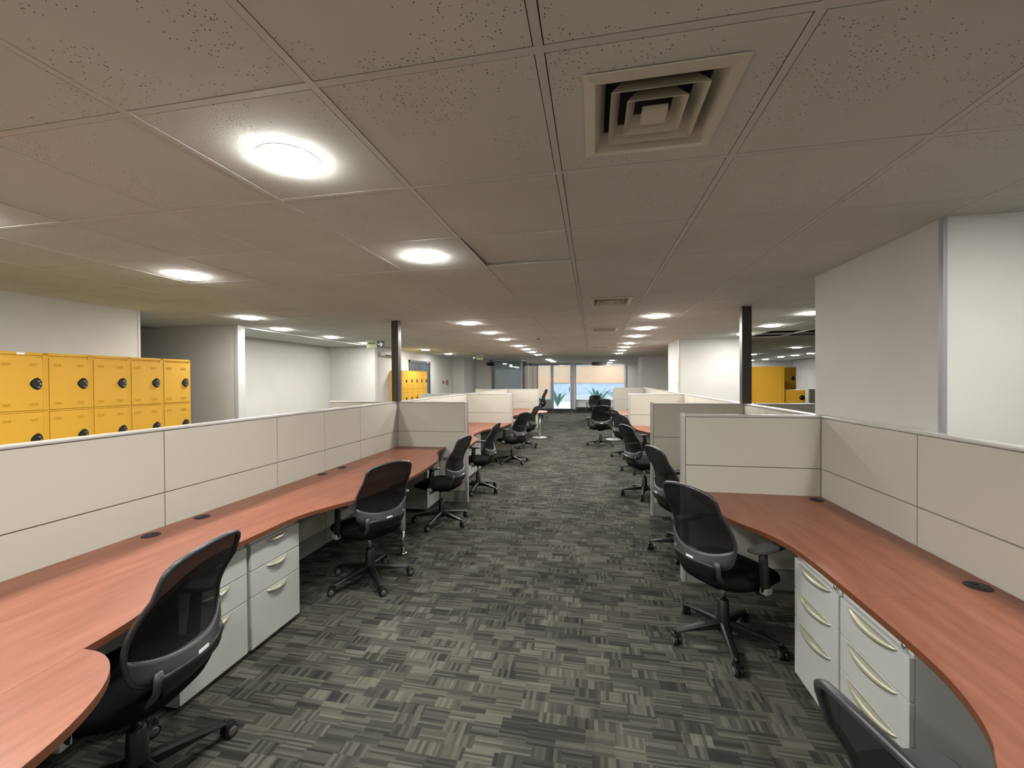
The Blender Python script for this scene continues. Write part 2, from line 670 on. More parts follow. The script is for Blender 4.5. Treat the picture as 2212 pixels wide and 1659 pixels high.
# the same lamp rows run on past the picture's edges: their glow shows on the ceiling at both edges
for x, y, nm in ((-3.04, 1.40, 'left_side'), (-3.04, 0.10, 'left_back'), (-3.04, -1.20, 'left_rear'), (-1.08, 0.10, 'overhead'),
                 (-1.08, -1.15, 'rear'), (1.88, 1.42, 'right_side'), (1.88, 0.17, 'right_back')):
    o = light(x, y, 'round downlight of the ceiling rows, past the edge of the view', 'downlights out of view')
    o.name = 'downlight_' + nm + '_offscreen'
    for c in o.children:
        if c.name.startswith('diffuser'):
            c.name = 'diffuser_' + nm + '_offscreen'


# ------------------------------------------------------------------ partitions
T = 1.337
TH = 0.03        # half thickness
Z1, Z2, Z3 = 0.152, 0.55, 0.935      # base top, lower seam, upper seam
panel_cache = {}


def panel_parts(L):
    """meshes for a panel running along local +x from 0 to L, centred on y=0"""
    k = round(L, 3)
    if k in panel_cache:
        return panel_cache[k]
    g = 0.0032
    P = []
    core = MB().box(0.004, L - 0.004, -TH + 0.016, TH - 0.016, 0.02, T - 0.014)
    P.append(('core', core.mesh('core', 'trim')))
    rail = MB()
    prof = [(-TH, T - 0.016), (-TH, T - 0.007), (-TH + 0.006, T), (TH - 0.006, T), (TH, T - 0.007), (TH, T - 0.016)]
    n = len(prof)
    rail.add([(0.0005, y, z) for y, z in prof] + [(L - 0.0005, y, z) for y, z in prof],
             [list(range(n)), list(range(n, 2 * n))[::-1]] + [(i, (i + 1) % n, n + (i + 1) % n, n + i) for i in range(n)])
    P.append(('top_rail', rail.mesh('top_rail', 'rail')))
    P.append(('base', MB().box(0.002, L - 0.002, -TH + 0.003, TH - 0.003, 0.0, Z1 - g).mesh('base', 'kick')))
    for sgn in (-1, 1):
        for za, zb in ((Z1, Z2), (Z2, Z3), (Z3, T - 0.019)):
            ya, yb = (TH - 0.016, TH) if sgn > 0 else (-TH, -TH + 0.016)
            P.append(('fabric_tile', MB().bbox(g, L - g, ya, yb, za + g, zb - g, 0.002).mesh('fabric_tile', 'fabric')))
    panel_cache[k] = P
    return P


def panel(a, b, label, group=None):
    d = Vector(b) - Vector(a)
    L = d.length
    t_ = thing('partition_panel', label, 'partition', (a[0], a[1], 0), math.atan2(d.y, d.x), group)
    for nm, me in panel_parts(L):
        place(nm, me, t_)
    return t_


XLS = -2.642    # centre of left spine (aisle face -2.612)
XRS = 1.711     # centre of right spine (aisle face 1.681)


def spine(x, y0, widths, label, group, step=1):
    y = y0
    for k, w_ in enumerate(widths):
        panel((x, y), (x, y + w_ * step) if step > 0 else (x, y - w_), label, group)
        y += w_ * step
    return y


LY1, LY2, LY3 = 5.33, 8.50, 12.78
RY1, RY2, RY3, RY4 = 3.55, 5.19, 8.36, 14.7
panel((XLS, 3.715), (XLS, 4.365), 'narrow beige partition panel next but one to the dark power pole, behind the bulging desk')
panel((XLS, 4.365), (XLS, 5.30), 'wide beige partition panel adjoining the dark power pole, along the desk')
panel((XLS, 3.08), (XLS, 3.715), 'narrow beige partition panel with two cable grommets at its foot')
panel((XLS, 2.135), (XLS, 3.08), 'wide beige partition panel behind the pair of grey pedestals')
panel((XLS, 1.19), (XLS, 2.135), 'wide beige partition panel in front of the tall yellow lockers')
spine(XLS, 1.19, (0.63, 0.63, 0.95, 0.95), 'beige partition panel running on beside the round desk end', 'panels beside the round desk end', -1)
spine(XLS, LY1 + 0.03, (0.945, 0.63, 0.63, 0.935), 'beige spine panel between the first and second end panels beyond the pole', 'spine panels beyond the pole')
spine(XLS, LY2 + 0.03, (0.945, 0.63, 0.63, 0.945, 1.07), 'beige spine panel before the glass meeting room', 'spine panels before the meeting room')
panel((XLS + 0.03, LY1), (-1.66, LY1), 'beige end panel adjoining the dark pole beside the lockers-side desk')
panel((XLS + 0.03, LY2), (-1.66, LY2), 'second beige end panel along the lockers-side desks, beyond the pole')
panel((XLS + 0.03, LY3), (-1.66, LY3), 'third beige end panel, in front of the glass meeting room')
for y, lab in ((LY1, 'beige panel on the alcove side of the dark pole'), (LY2, 'beige panel before the far yellow lockers'),
               (LY3, 'beige panel before the grey pier and wall')):
    panel((XLS - 0.03, y), (-3.64, y), lab)
panel((XRS, 3.52), (XRS, 2.572), 'wide beige partition panel in the corner below the white column')
panel((XRS, 2.572), (XRS, 1.942), 'narrow beige partition panel below the white column')
spine(XRS, 1.942, (0.63, 0.95, 0.95, 0.95), 'beige partition panel along the wider part of the columns-side desk', 'panels behind the near grey chair', -1)
spine(XRS, RY1 + 0.03, (0.95, 0.63), 'beige spine panel between the shiny-edged end panel and the pole', 'spine panels before the pole')
spine(XRS, RY2 + 0.03, (0.945, 0.63, 0.63, 0.935), 'beige spine panel between dark pole and middle column', 'spine panels by the middle column')
spine(XRS, RY3 + 0.03, (0.945, 0.63, 0.63, 0.945, 0.63, 0.945, 0.63, 0.95), 'beige spine panel running on past the middle column', 'spine panels past the middle column')
panel((XRS - 0.03, RY1), (0.72, RY1), 'front beige end panel with bright metal edge beside the cherry corner desk')
panel((XRS - 0.03, RY2), (0.70, RY2), 'second beige end panel, in line with the dark pole')
panel((XRS - 0.03, RY3), (0.70, RY3), 'third beige end panel along the columns-side desks')
panel((XRS - 0.03, RY4), (0.70, RY4), 'furthest beige end panel, nearest the windows')
panel((XRS + 0.03, RY2), (2.75, RY2), 'beige panel between dark pole and the near column')
# metal end posts
for x, y, lab in ((-1.645, LY1, 'bright metal post closing the end panel by the bulging desk'), (-1.645, LY2, 'metal post closing the second end panel beyond the pole'),
                  (-1.645, LY3, 'metal post closing the end panel before the meeting room'), (0.705, RY1, 'tall bright metal post closing the front end panel'),
                  (0.685, RY2, 'metal post closing the second columns-side end panel'), (0.685, RY3, 'metal post closing the third columns-side end panel'),
                  (0.685, RY4, 'metal post closing the furthest end panel')):
    pt = thing('end_post', lab, 'post', (x, y, 0))
    MB().bbox(-0.015, 0.015, -0.032, 0.032, 0, T, 0.006).obj('post_body', 'rail', pt)
    MB().bbox(-0.016, 0.016, -0.033, 0.033, T, T + 0.006, 0.003).obj('post_cap', 'chrome', pt)
for x, y, lab in ((XLS, LY1, 'connector post under the dark pole beside the lockers-side desk'), (XLS, LY2, 'connector post at the second end panel'), (XLS, LY3, 'connector post at the third end panel'),
                  (XRS, RY1, 'connector post in the corner by the white column'), (XRS, RY2, 'connector post under the dark pole before the middle column'),
                  (XRS, RY3, 'connector post by the middle column'), (XRS, RY4, 'connector post near the windows')):
    tag(MB().bbox(x - 0.029, x + 0.029, y - 0.029, y + 0.029, 0, T + 0.001, 0.003).obj('connector_post', 'trim'), lab, 'post')
# dark power poles up to the ceiling
for x, y, lab in ((-2.625, 5.30, 'dark square power pole rising from the lockers-side partition to the ceiling'),
                  (1.70, 5.16, 'dark square power pole rising from the columns-side partition to the ceiling')):
    pt = thing('power_pole', lab, 'pole', (x, y, 0))
    MB().bbox(-0.05, 0.05, -0.045, 0.045, T + 0.002, ZC - 0.002, 0.006).obj('pole_body', 'pole', pt)
    MB().box(0.046, 0.052, -0.018, 0.018, T + 0.01, ZC - 0.01).obj('cover_strip', 'pole', pt)


# ------------------------------------------------------------------ worktops
ZD, DT = 0.728, 0.028
LPROF = [(0, .682), (.2, .682), (.35, .695), (.5, .745), (.65, .815), (.8, .880), (.95, .918), (1.2, .938), (1.4, .950), (1.60, .957)]
RPROF = [(0, .630), (.34, .634), (.49, .646), (.63, .678), (.74, .722), (.84, .786), (.98, .842), (1.28, .872), (1.60, .915)]


def interp(pr, t):
    n = len(pr)
    for i in range(n - 1):
        if t <= pr[i + 1][0] or i == n - 2:
            x0, y0_ = pr[i]
            x1, y1_ = pr[i + 1]
            m0 = (y1_ - y0_) / (x1 - x0) if i == 0 else (y1_ - pr[i - 1][1]) / (x1 - pr[i - 1][0])
            m1 = (y1_ - y0_) / (x1 - x0) if i == n - 2 else (pr[i + 2][1] - y0_) / (pr[i + 2][0] - x0)
            h = x1 - x0
            s = min(max((t - x0) / h, 0), 1)
            return ((2 * s**3 - 3 * s**2 + 1) * y0_ + (s**3 - 2 * s**2 + s) * h * m0 + (-2 * s**3 + 3 * s**2) * y1_ + (s**3 - s**2) * h * m1)


def slab(poly, name, label, parent=None, cat='worktop'):
    t_ = thing(name, label, cat)
    n = len(poly)
    cxm = sum(p[0] for p in poly) / n
    cym = sum(p[1] for p in poly) / n
    MB().prism(poly, ZD - 0.003, ZD).obj('top_sheet', 'cherry', t_)
    MB().prism([(x, y) for x, y in poly], ZD - DT, ZD - 0.0032).obj('edge_band', 'cherry_edge', t_)
    return t_


def worktop(side, yn, yw, label, prof):
    """side -1 lockers side, +1 columns side; yn narrow end, yw wide end"""
    xf = -2.610 if side < 0 else 1.679
    L = abs(yw - yn)
    N = 40
    poly = []
    for k in range(N + 1):
        t_ = L * k / N
        y = yn + (yw - yn) * k / N
        d = interp(prof, t_ * 1.60 / max(L, 1.5))
        poly.append((xf - side * d, y))
    poly = [(xf, yn)] + poly + [(xf, yw)]
    if (yw > yn) == (side < 0):
        poly = poly[::-1]
    return slab(poly, 'worktop', label)


G_ = 0.0006
worktop(-1, 2.12 + G_, 3.70 - G_, 'cherry worktop with wavy edge over the second grey pedestal and metal leg', LPROF)
worktop(-1, 2.12 - G_, 0.56 + G_, 'cherry worktop with wavy edge running to the round desk end', LPROF)
worktop(-1, 5.298, 3.70 + G_, 'bulging cherry worktop running up to the panel by the dark pole', LPROF)
worktop(-1, -1.0, 0.56 - G_, 'cherry worktop on the far side of the round desk end', LPROF)
worktop(-1, 6.91 - G_, LY1 + 0.031, 'cherry worktop starting behind the first end panel', LPROF)
worktop(-1, 6.91 + G_, LY2 - 0.031, 'cherry worktop running up to the second end panel', LPROF)
worktop(-1, 10.06 - G_, LY2 + 0.031, 'cherry worktop just past the second end panel', LPROF)
worktop(-1, LY3 - 0.031, 11.64 + G_, 'cherry worktop between half-round desk end and third end panel', LPROF)
worktop(-1, 10.06 + G_, 11.64, 'cherry worktop reaching the half-round table before the third end panel', LPROF)
worktop(1, 1.945 + G_, RY1 - 0.031, 'cherry corner worktop against the front end panel, with grommet in the corner', RPROF)
worktop(1, 1.945 - G_, 0.38, 'cherry worktop widening beside the near grey chair, with large grommet', RPROF)
worktop(1, RY2 - 0.031, RY1 + 0.031, 'cherry worktop between front and second end panels', RPROF)
worktop(1, 6.78 - G_, RY2 + 0.031, 'cherry worktop starting behind the second columns-side end panel', LPROF)
worktop(1, 6.78 + G_, RY3 - 0.031, 'cherry worktop running up to the third columns-side end panel', LPROF)
worktop(1, 9.95 - G_, RY3 + 0.031, 'cherry worktop just past the third columns-side end panel', LPROF)
worktop(1, 9.95 + G_, 11.55, 'cherry worktop reaching the half-round table on a disc foot', LPROF)
worktop(1, 13.15, 11.56, 'cherry worktop after the half-round table on a disc foot', LPROF)


def half_round(yc, ry, rx, side, label, prof=LPROF, k0=1.56):
    """D-shaped table end butted against the wavy worktop edge on both sides of yc"""
    xf = -2.610 if side < 0 else 1.679

    def edge(y):
        return xf - side * (interp(prof, 1.60 - abs(y - yc) * 1.60 / k0) + 0.0012)
    N = 40
    xa = edge(yc)
    outer = [(xa - side * rx * math.sin(PI * k / N), yc + ry * math.cos(PI * k / N)) for k in range(N + 1)]
    outer[0] = (edge(yc + ry) - side * 0.002, yc + ry)
    outer[-1] = (edge(yc - ry) - side * 0.002, yc - ry)
    inner = [(edge(yc - ry + 2 * ry * k / 16), yc - ry + 2 * ry * k / 16) for k in range(17)]
    poly = outer + inner
    if side < 0:
        poly = poly[::-1]
    t_ = slab(poly, 'half_round_table', label, cat='table end')
    x = xa - side * rx * 0.45
    MB().lathe([(0.035, 0.02), (0.035, ZD - DT)], 20, (x, yc, 0)).obj('support_column', 'steel', t_)
    MB().lathe([(0.0, 0.028), (0.05, 0.027), (0.20, 0.012), (0.21, 0.0), (0.0, 0.0)], 32, (x, yc, 0)).obj('disc_foot', 'frame_white', t_)
    return t_


half_round(0.56, 0.535, 0.365, -1, 'half-round cherry desk end beside the foremost black chair')
half_round(11.64, 0.5, 0.40, -1, 'half-round desk end before the third end panel')
half_round(11.555, 0.5, 0.40, 1, 'half-round desk end on a pale disc foot', k0=1.605)

# grommets
gm = MB().lathe([(0.0, 0.0035), (0.034, 0.0035), (0.037, 0.0015), (0.040, 0.004), (0.045, 0.003), (0.047, 0.0)], 28).mesh('grommet', 'ch_black')
gs = MB().box(-0.012, 0.012, 0.008, 0.036, 0.0035, 0.0055).mesh('grommet_flap', 'dark')
for x, y, lab in ((-2.53, 1.985, 'black cable grommet by the panel seam above the first pedestal'),
                  (-2.535, 2.315, 'black cable grommet above the second pedestal'),
                  (-2.545, 3.575, 'black cable grommet on the bulging desk, nearer the pedestals'),
                  (-2.535, 3.885, 'black cable grommet on the bulging desk, nearer the pole'),
                  (1.60, 3.415, 'black cable grommet in the corner by the front end panel'),
                  (1.605, 2.115, 'large black cable grommet near the worktop seam')):
    t_ = thing('cable_grommet', lab, 'grommet', (x, y, ZD), 0)
    place('ring', gm, t_)
    place('flap', gs, t_)
# table leg
lg = thing('table_leg', 'round grey metal leg with disc foot under the bulging desk', 'table leg', (-1.755, 3.64, 0))
MB().lathe([(0.024, 0.22), (0.026, 0.225), (0.026, ZD - DT - 0.002)], 20).obj('leg_tube', 'steel', lg)
MB().lathe([(0.017, 0.02), (0.017, 0.22)], 20).obj('leg_insert', 'chrome', lg)
MB().lathe([(0.0, 0.0), (0.040, 0.0), (0.042, 0.008), (0.028, 0.018), (0.017, 0.022), (0, 0.022)], 24).obj('foot', 'chrome', lg)


# ------------------------------------------------------------------ pedestals
def pull_mesh(hl=0.088, sc=1.0):
    mb_ = MB()
    N = 18
    sec = []
    for k in range(N + 1):
        u = -1 + 2 * k / N
        w_ = max(1 - u * u, 0.0)
        d = 0.026 * sc * w_ ** 0.8 + 0.0012
        h = 0.030 * sc * w_ ** 0.7 + 0.003
        y = u * hl
        sec.append([(0, y, 0.0), (d * 0.55, y, 0.0), (d, y, -h * 0.42), (d * 0.85, y, -h * 0.8), (d * 0.70, y, -h * 0.72), (0, y, -h * 0.35)])
    n = 6
    fs = []
    for k in range(N):
        for i in range(n):
            i2 = (i + 1) % n
            fs.append((k * n + i, k * n + i2, (k + 1) * n + i2, (k + 1) * n + i))
    fs += [list(range(n))[::-1], [N * n + i for i in range(n)]]
    mb_.add([q for s_ in sec for q in s_], fs, True)
    return mb_.mesh('pull', 'pull')


PULL = pull_mesh()
PULL_LONG = pull_mesh(0.150, 1.15)


def make_ped():
    t_ = thing('pedestal', '', 'pedestal')
    W = 0.205
    MB().box(-0.56, 0, -W, W, 0.025, 0.690).obj('body', 'ped', t_)
    MB().box(-0.54, -0.02, -W + 0.02, W - 0.02, 0.0, 0.025).obj('plinth', 'dark', t_)
    MB().box(0.0, 0.006, -W, W, 0.658, 0.690).obj('top_strip', 'ped', t_)
    for z0, z1 in ((0.500, 0.654), (0.343, 0.496), (0.034, 0.339)):
        d = MB().bbox(0.001, 0.020, -W, W, z0, z1, 0.004).obj('drawer', 'ped', t_)
        h = place('pull', PULL, d)
        h.location = (0.0195, 0, z1 - 0.008)
    MB().lathe([(0.011, 0.0), (0.011, 0.010), (0.008, 0.013), (0, 0.013)], 16, (0.006, W - 0.035, 0.674), axis='X').obj('lock', 'chrome', t_)
    return t_


ped0 = make_ped()
ped0['label'] = 'grey three-drawer pedestal half hidden behind the foremost black chair'
ped0.location = (-2.005, 1.885, 0)
for x, y, rz, lab in ((-2.000, 2.320, 0, 'grey three-drawer pedestal, fully seen beside the pedestal behind the foremost chair'),
                      (-2.03, 5.06, 0, 'grey pedestal under the bulging desk by the end panel and pole'),
                      (-2.02, 6.69, 0, 'grey pedestal just behind the first end panel'),
                      (-2.02, 7.125, 0, 'grey pedestal next beyond the pedestal behind the first end panel'),
                      (-2.02, 9.85, 0, 'grey pedestal past the second end panel'),
                      (1.085, 2.292, PI, 'pale grey pedestal with long curved pulls beside the corner chair'),
                      (1.085, 1.868, PI, 'pale grey pedestal with long curved pulls behind the near grey chair back'),
                      (1.10, 6.56, PI, 'grey pedestal behind the second columns-side end panel'),
                      (1.10, 7.0, PI, 'grey pedestal next to it behind the second columns-side end panel'),
                      (1.06, 4.92, PI, 'grey pedestal between front and second end panels')):
    o = dup(ped0, (x, y, 0), rz, lab)
    if x > 0:
        for dd in o.children:
            for pp in dd.children:
                pp.data = PULL_LONG


# ------------------------------------------------------------------ office chairs
def back_pt(u, v, off=0.0):
    """u -1..1 across, v 0..1 up"""
    z = 0.555 + 0.425 * v
    hwid = 0.205 + 0.020 * math.sin(min(v / 0.35, 1) * PI / 2) - 0.030 * max(0, (v - 0.35) / 0.65)
    x = -0.262 + 0.040 * math.sin(min(v, 0.75) / 0.75 * PI) - 0.052 * max(0, v - 0.34) ** 1.5 / 0.66 ** 1.5
    curve = 0.075 * (1 - v) + 0.020 * v
    x += curve * u * u
    # rounded corners: shrink width near top and bottom ends
    e = 1.0
    if v > 0.90:
        e = 1 - 0.16 * ((v - 0.90) / 0.10) ** 3
    if v < 0.10:
        e = 1 - 0.16 * ((0.10 - v) / 0.10) ** 2
    return Vector((x - off, hwid * e * u, z - 0.008 + (0.022 * (1 - u * u)) * max(0, v - 0.6) / 0.4))


def make_chair():
    t_ = thing('office_chair', '', 'chair')
    # star base
    for k in range(5):
        an = 2 * PI * k / 5 + 0.3
        ca, sa = math.cos(an), math.sin(an)
        mb_ = MB()
        N = 8
        vs, fs = [], []
        for i in range(N + 1):
            s_ = i / N
            r_ = 0.03 + 0.275 * s_
            wd = 0.026 - 0.008 * s_
            zt = 0.135 - 0.040 * s_ - 0.012 * s_ * s_
            zb = 0.085 - 0.012 * s_ + 0.002
            for yy, zz in ((-wd, zb), (wd, zb), (wd, zt - 0.010), (wd * 0.55, zt), (-wd * 0.55, zt), (-wd, zt - 0.010)):
                vs.append((r_ * ca - yy * sa, r_ * sa + yy * ca, zz))
        for i in range(N):
            for q in range(6):
                q2 = (q + 1) % 6
                fs.append((i * 6 + q, i * 6 + q2, i * 6 + 6 + q2, i * 6 + 6 + q))
        fs += [[0, 1, 2, 3, 4, 5], [N * 6 + q for q in (5, 4, 3, 2, 1, 0)]]
        mb_.add(vs, fs)
        mb_.obj('base_leg', 'ch_black', t_)
        # caster
        cs = place('caster', caster_me, t_)
        cs.location = (0.305 * ca, 0.305 * sa, 0)
        cs.rotation_euler = (0, 0, an + (0.9, -0.6, 1.7, 0.3, -1.2)[k])
        rm = place('wheel_rim', rim_me, cs)
    MB().lathe([(0.0, 0.07), (0.040, 0.07), (0.046, 0.09), (0.042, 0.14), (0.034, 0.16), (0.031, 0.255), (0.024, 0.262), (0, 0.262)], 24).obj('hub', 'ch_black', t_)
    MB().lathe([(0.0145, 0.25), (0.0145, 0.385)], 18).obj('gas_lift', 'chrome', t_)
    mb_ = MB().bbox(-0.13, 0.10, -0.075, 0.075, 0.372, 0.412, 0.012)
    mb_.tube([(0.0, 0.07, 0.39), (0.02, 0.19, 0.385), (0.02, 0.25, 0.385)], 0.006)
    mb_.obj('mechanism', 'ch_black', t_)
    # seat cushion
    sm = MB()
    NS = 40

    def out(an, sx, sy, e=3.2):
        c_, s_ = math.cos(an), math.sin(an)
        r_ = (abs(c_) ** e + abs(s_) ** e) ** (-1 / e)
        return sx * r_ * c_, sy * r_ * s_
    rings = [(0.0, 0.405, 0), (0.75, 0.405, 0), (0.93, 0.415, 0), (1.0, 0.445, 0), (0.995, 0.462, 0), (0.955, 0.480, 0), (0.80, 0.486, 0), (0.45, 0.481, 0), (0.0, 0.479, 0)]
    vs, fs = [], []
    for sc, z, _ in rings:
        for k in range(NS):
            x, y = out(2 * PI * k / NS, 0.245 * max(sc, 1e-3), 0.250 * max(sc, 1e-3))
            dz = -0.030 * max(0, x / 0.245) ** 3 if z > 0.44 else 0.018 * max(0, x / 0.245) + 0
            tap = 1 - 0.10 * max(0, -x / 0.245)
            vs.append((x + 0.03, y * tap, z + dz))
    for i in range(len(rings) - 1):
        for k in range(NS):
            k2 = (k + 1) % NS
            fs.append((i * NS + k, i * NS + k2, i * NS + NS + k2, i * NS + NS + k))
    sm.add(vs, fs, True)
    sm.obj('seat', 'ch_seat', t_)
    # mesh back
    nb = MB()
    nb.grid(lambda a_, b_: back_pt(-0.96 + 1.92 * a_, 0.16 + 0.82 * b_), 20, 24)
    nb.obj('back_mesh', 'ch_mesh', t_)
    # rim all round
    path = [back_pt(-1, v / 24) for v in range(0, 25)] + [back_pt(-1 + 2 * k / 12, 1.0) for k in range(1, 12)] + \
           [back_pt(1, v / 24) for v in range(24, -1, -1)] + [back_pt(1 - 2 * k / 12, 0.0) for k in range(1, 12)]
    fr = MB()
    fr.tube(path, 0.0105, 8, closed=True)
    fo = fr.obj('back_frame', 'ch_rim', t_)
    # wide grey band along the lower back
    bd = MB()
    NU = 24

    def band(a_, b_, off):
        u = -1 + 2 * a_
        vtop = 0.155 + 0.13 * abs(u) ** 3
        return back_pt(u, vtop * b_, off)
    vo = [band(i / NU, j / 5, 0.016) for j in range(6) for i in range(NU + 1)]
    vi = [band(i / NU, j / 5, -0.002) for j in range(6) for i in range(NU + 1)]
    W_ = NU + 1
    n0 = len(vo)
    fs = []
    for j in range(5):
        for i in range(NU):
            q = (j * W_ + i, j * W_ + i + 1, (j + 1) * W_ + i + 1, (j + 1) * W_ + i)
            fs.append(q)
            fs.append(tuple(n0 + x for x in q[::-1]))
    edge = [i for i in range(W_)] + [j * W_ + NU for j in range(1, 6)] + [5 * W_ + i for i in range(NU - 1, -1, -1)] + [j * W_ for j in range(4, 0, -1)]
    for a_, b_ in zip(edge, edge[1:] + edge[:1]):
        fs.append((a_, b_, n0 + b_, n0 + a_))
    bd.add(vo + vi, fs, True)
    bo = bd.obj('lumbar_band', 'ch_grey', t_)
    q = back_pt(0.0, 0.05, 0.0175)
    MB().box(q.x - 0.0015, q.x + 0.001, -0.026, 0.026, q.z - 0.008, q.z + 0.008).obj('maker_label', 'label_white', bo)
    # moulded shell from the band down under the seat, grey straps over its corners
    for s_ in (-1, 1):
        p0 = back_pt(0.80 * s_, 0.02, 0.014)
        br = MB()
        br.tube([p0 + Vector((0.003, 0, 0.03)), p0, p0 + Vector((0.012, -0.012 * s_, -0.045)), Vector((-0.175, 0.135 * s_, 0.455)), Vector((-0.13, 0.11 * s_, 0.418))],
                [0.024, 0.033, 0.034, 0.031, 0.024], 8, flat=(1.0, 0.36))
        br.obj('back_strap', 'ch_grey', t_)

    def shell(a_, b_, off):
        u = -0.78 + 1.56 * a_
        q0 = back_pt(u, 0.04, 0.010)
        w_ = 0.165 - 0.085 * b_
        q1 = Vector((-0.262 + 0.15 * b_ ** 1.6 + 0.045 * u * u * (1 - b_), u * w_ / 0.78, 0.555 - 0.155 * b_ ** 0.8))
        k_ = min(b_ * 4, 1)
        q = q0 * (1 - k_) + q1 * k_
        q.x -= off
        return q
    NU, NV = 14, 10
    W_ = NU + 1
    vo = [shell(i / NU, j / NV, 0.010) for j in range(NV + 1) for i in range(W_)]
    vi = [shell(i / NU, j / NV, -0.006) for j in range(NV + 1) for i in range(W_)]
    n0 = len(vo)
    fs = []
    for j in range(NV):
        for i in range(NU):
            q = (j * W_ + i, j * W_ + i + 1, (j + 1) * W_ + i + 1, (j + 1) * W_ + i)
            fs.append(q)
            fs.append(tuple(n0 + x for x in q[::-1]))
    edge = [i for i in range(W_)] + [j * W_ + NU for j in range(1, NV + 1)] + [NV * W_ + i for i in range(NU - 1, -1, -1)] + [j * W_ for j in range(NV - 1, 0, -1)]
    for a_, b_ in zip(edge, edge[1:] + edge[:1]):
        fs.append((a_, b_, n0 + b_, n0 + a_))
    MB().add(vo + vi, fs, True).obj('lower_shell', 'ch_black', t_)
    # arms
    for s_ in (-1, 1):
        ar = MB()
        ar.tube([(0.0, 0.235 * s_, 0.412), (0.0, 0.275 * s_, 0.425), (-0.01, 0.285 * s_, 0.46), (-0.025, 0.285 * s_, 0.60), (-0.03, 0.285 * s_, 0.665)],
                [0.020, 0.024, 0.027, 0.025, 0.024], 10, flat=(1.15, 0.62))
        ao = ar.obj('arm_post', 'ch_black', t_)
        pd = MB()
        vs, fs = [], []
        NP = 24
        for z, sc in ((0.664, 0.86), (0.670, 1.0), (0.684, 1.0), (0.690, 0.9)):
            for k in range(NP):
                x, y = out(2 * PI * k / NP, 0.125 * sc, 0.042 * sc, 3.5)
                vs.append((x + 0.0, y + 0.285 * s_, z))
        for i in range(3):
            for k in range(NP):
                k2 = (k + 1) % NP
                fs.append((i * NP + k, i * NP + k2, i * NP + NP + k2, i * NP + NP + k))
        fs += [list(range(NP))[::-1], [3 * NP + k for k in range(NP)]]
        pd.add(vs, fs)
        pd.obj('arm_pad', 'ch_grey', ao)
        MB().bbox(-0.030, 0.022, 0.285 * s_ - 0.020, 0.285 * s_ + 0.020, 0.426, 0.462, 0.006).obj('arm_cap', 'steel', ao)
    return t_


cm = MB()
for s_ in (-1, 1):
    cm.lathe([(0.0, 0.0), (0.026, 0.0), (0.029, 0.003), (0.029, 0.017), (0.024, 0.021), (0, 0.021)], 18, (0.016, 0.003 if s_ > 0 else -0.024, 0.029), axis='Y')
cm.bbox(-0.012, 0.036, -0.022, 0.022, 0.038, 0.066, 0.008)
cm.lathe([(0.008, 0.06), (0.008, 0.088)], 10)
caster_me = cm.mesh('caster', 'ch_black')
rmb = MB()
rmb.lathe([(0.0, -0.0275), (0.012, -0.0278), (0.020, -0.0265), (0.020, -0.0240), (0.004, -0.0235), (0.004, 0.0235), (0.020, 0.0240), (0.020, 0.0265),
           (0.012, 0.0278), (0.0, 0.0275)], 18, (0.016, 0, 0.029), axis='Y')
rim_me = rmb.mesh('wheel_rim', 'wheel_rim')
chair0 = make_chair()
CH = [
    (-1.775, 1.325, 191, 'black mesh office chair foremost by the half-round desk end and pedestals'),
    (-1.785, 3.10, 153, 'black mesh office chair beside the round metal table leg, back turned askew'),
    (-1.70, 4.52, 174, 'black mesh office chair against the end panel by the dark pole'),
    (-1.66, 5.92, 178, 'black mesh office chair just past the first end panel'),
    (-1.56, 8.05, 155, 'black mesh office chair in front of the second end panel'),
    (-1.60, 9.95, 168, 'black mesh office chair past the second end panel'),
    (0.785, 2.77, 33, 'black mesh office chair at the cherry corner desk beside the front end panel'),
    (0.83, 4.14, 17, 'black office chair behind the front end panel, its back showing past the post'),
    (0.70, 6.05, 24, 'dark office chair just past the second columns-side end panel, arm by the desk'),
    (0.80, 7.60, 15, 'dark office chair before the third columns-side end panel'),
    (0.68, 9.00, 24, 'dark office chair beside the third columns-side end panel'),
    (0.175, 10.45, 95, 'black office chair alone in the aisle, back towards the desks'),
    (0.80, 0.885, 12, 'grey-backed office chair in front of the pedestals with long curved pulls'),
    (0.05, 16.9, 95, 'office chair with see-through back in front of the wide window'),
    (0.30, 13.9, 100, 'black office chair behind the chair standing alone in the aisle'),
]
for k, (x, y, a_, lab) in enumerate(CH):
    if k == 0:
        chair0['label'] = lab
        chair0.location = (x, y, 0)
        chair0.rotation_euler = (0, 0, R(a_))
    else:
        dup(chair0, (x, y, 0), R(a_), lab)


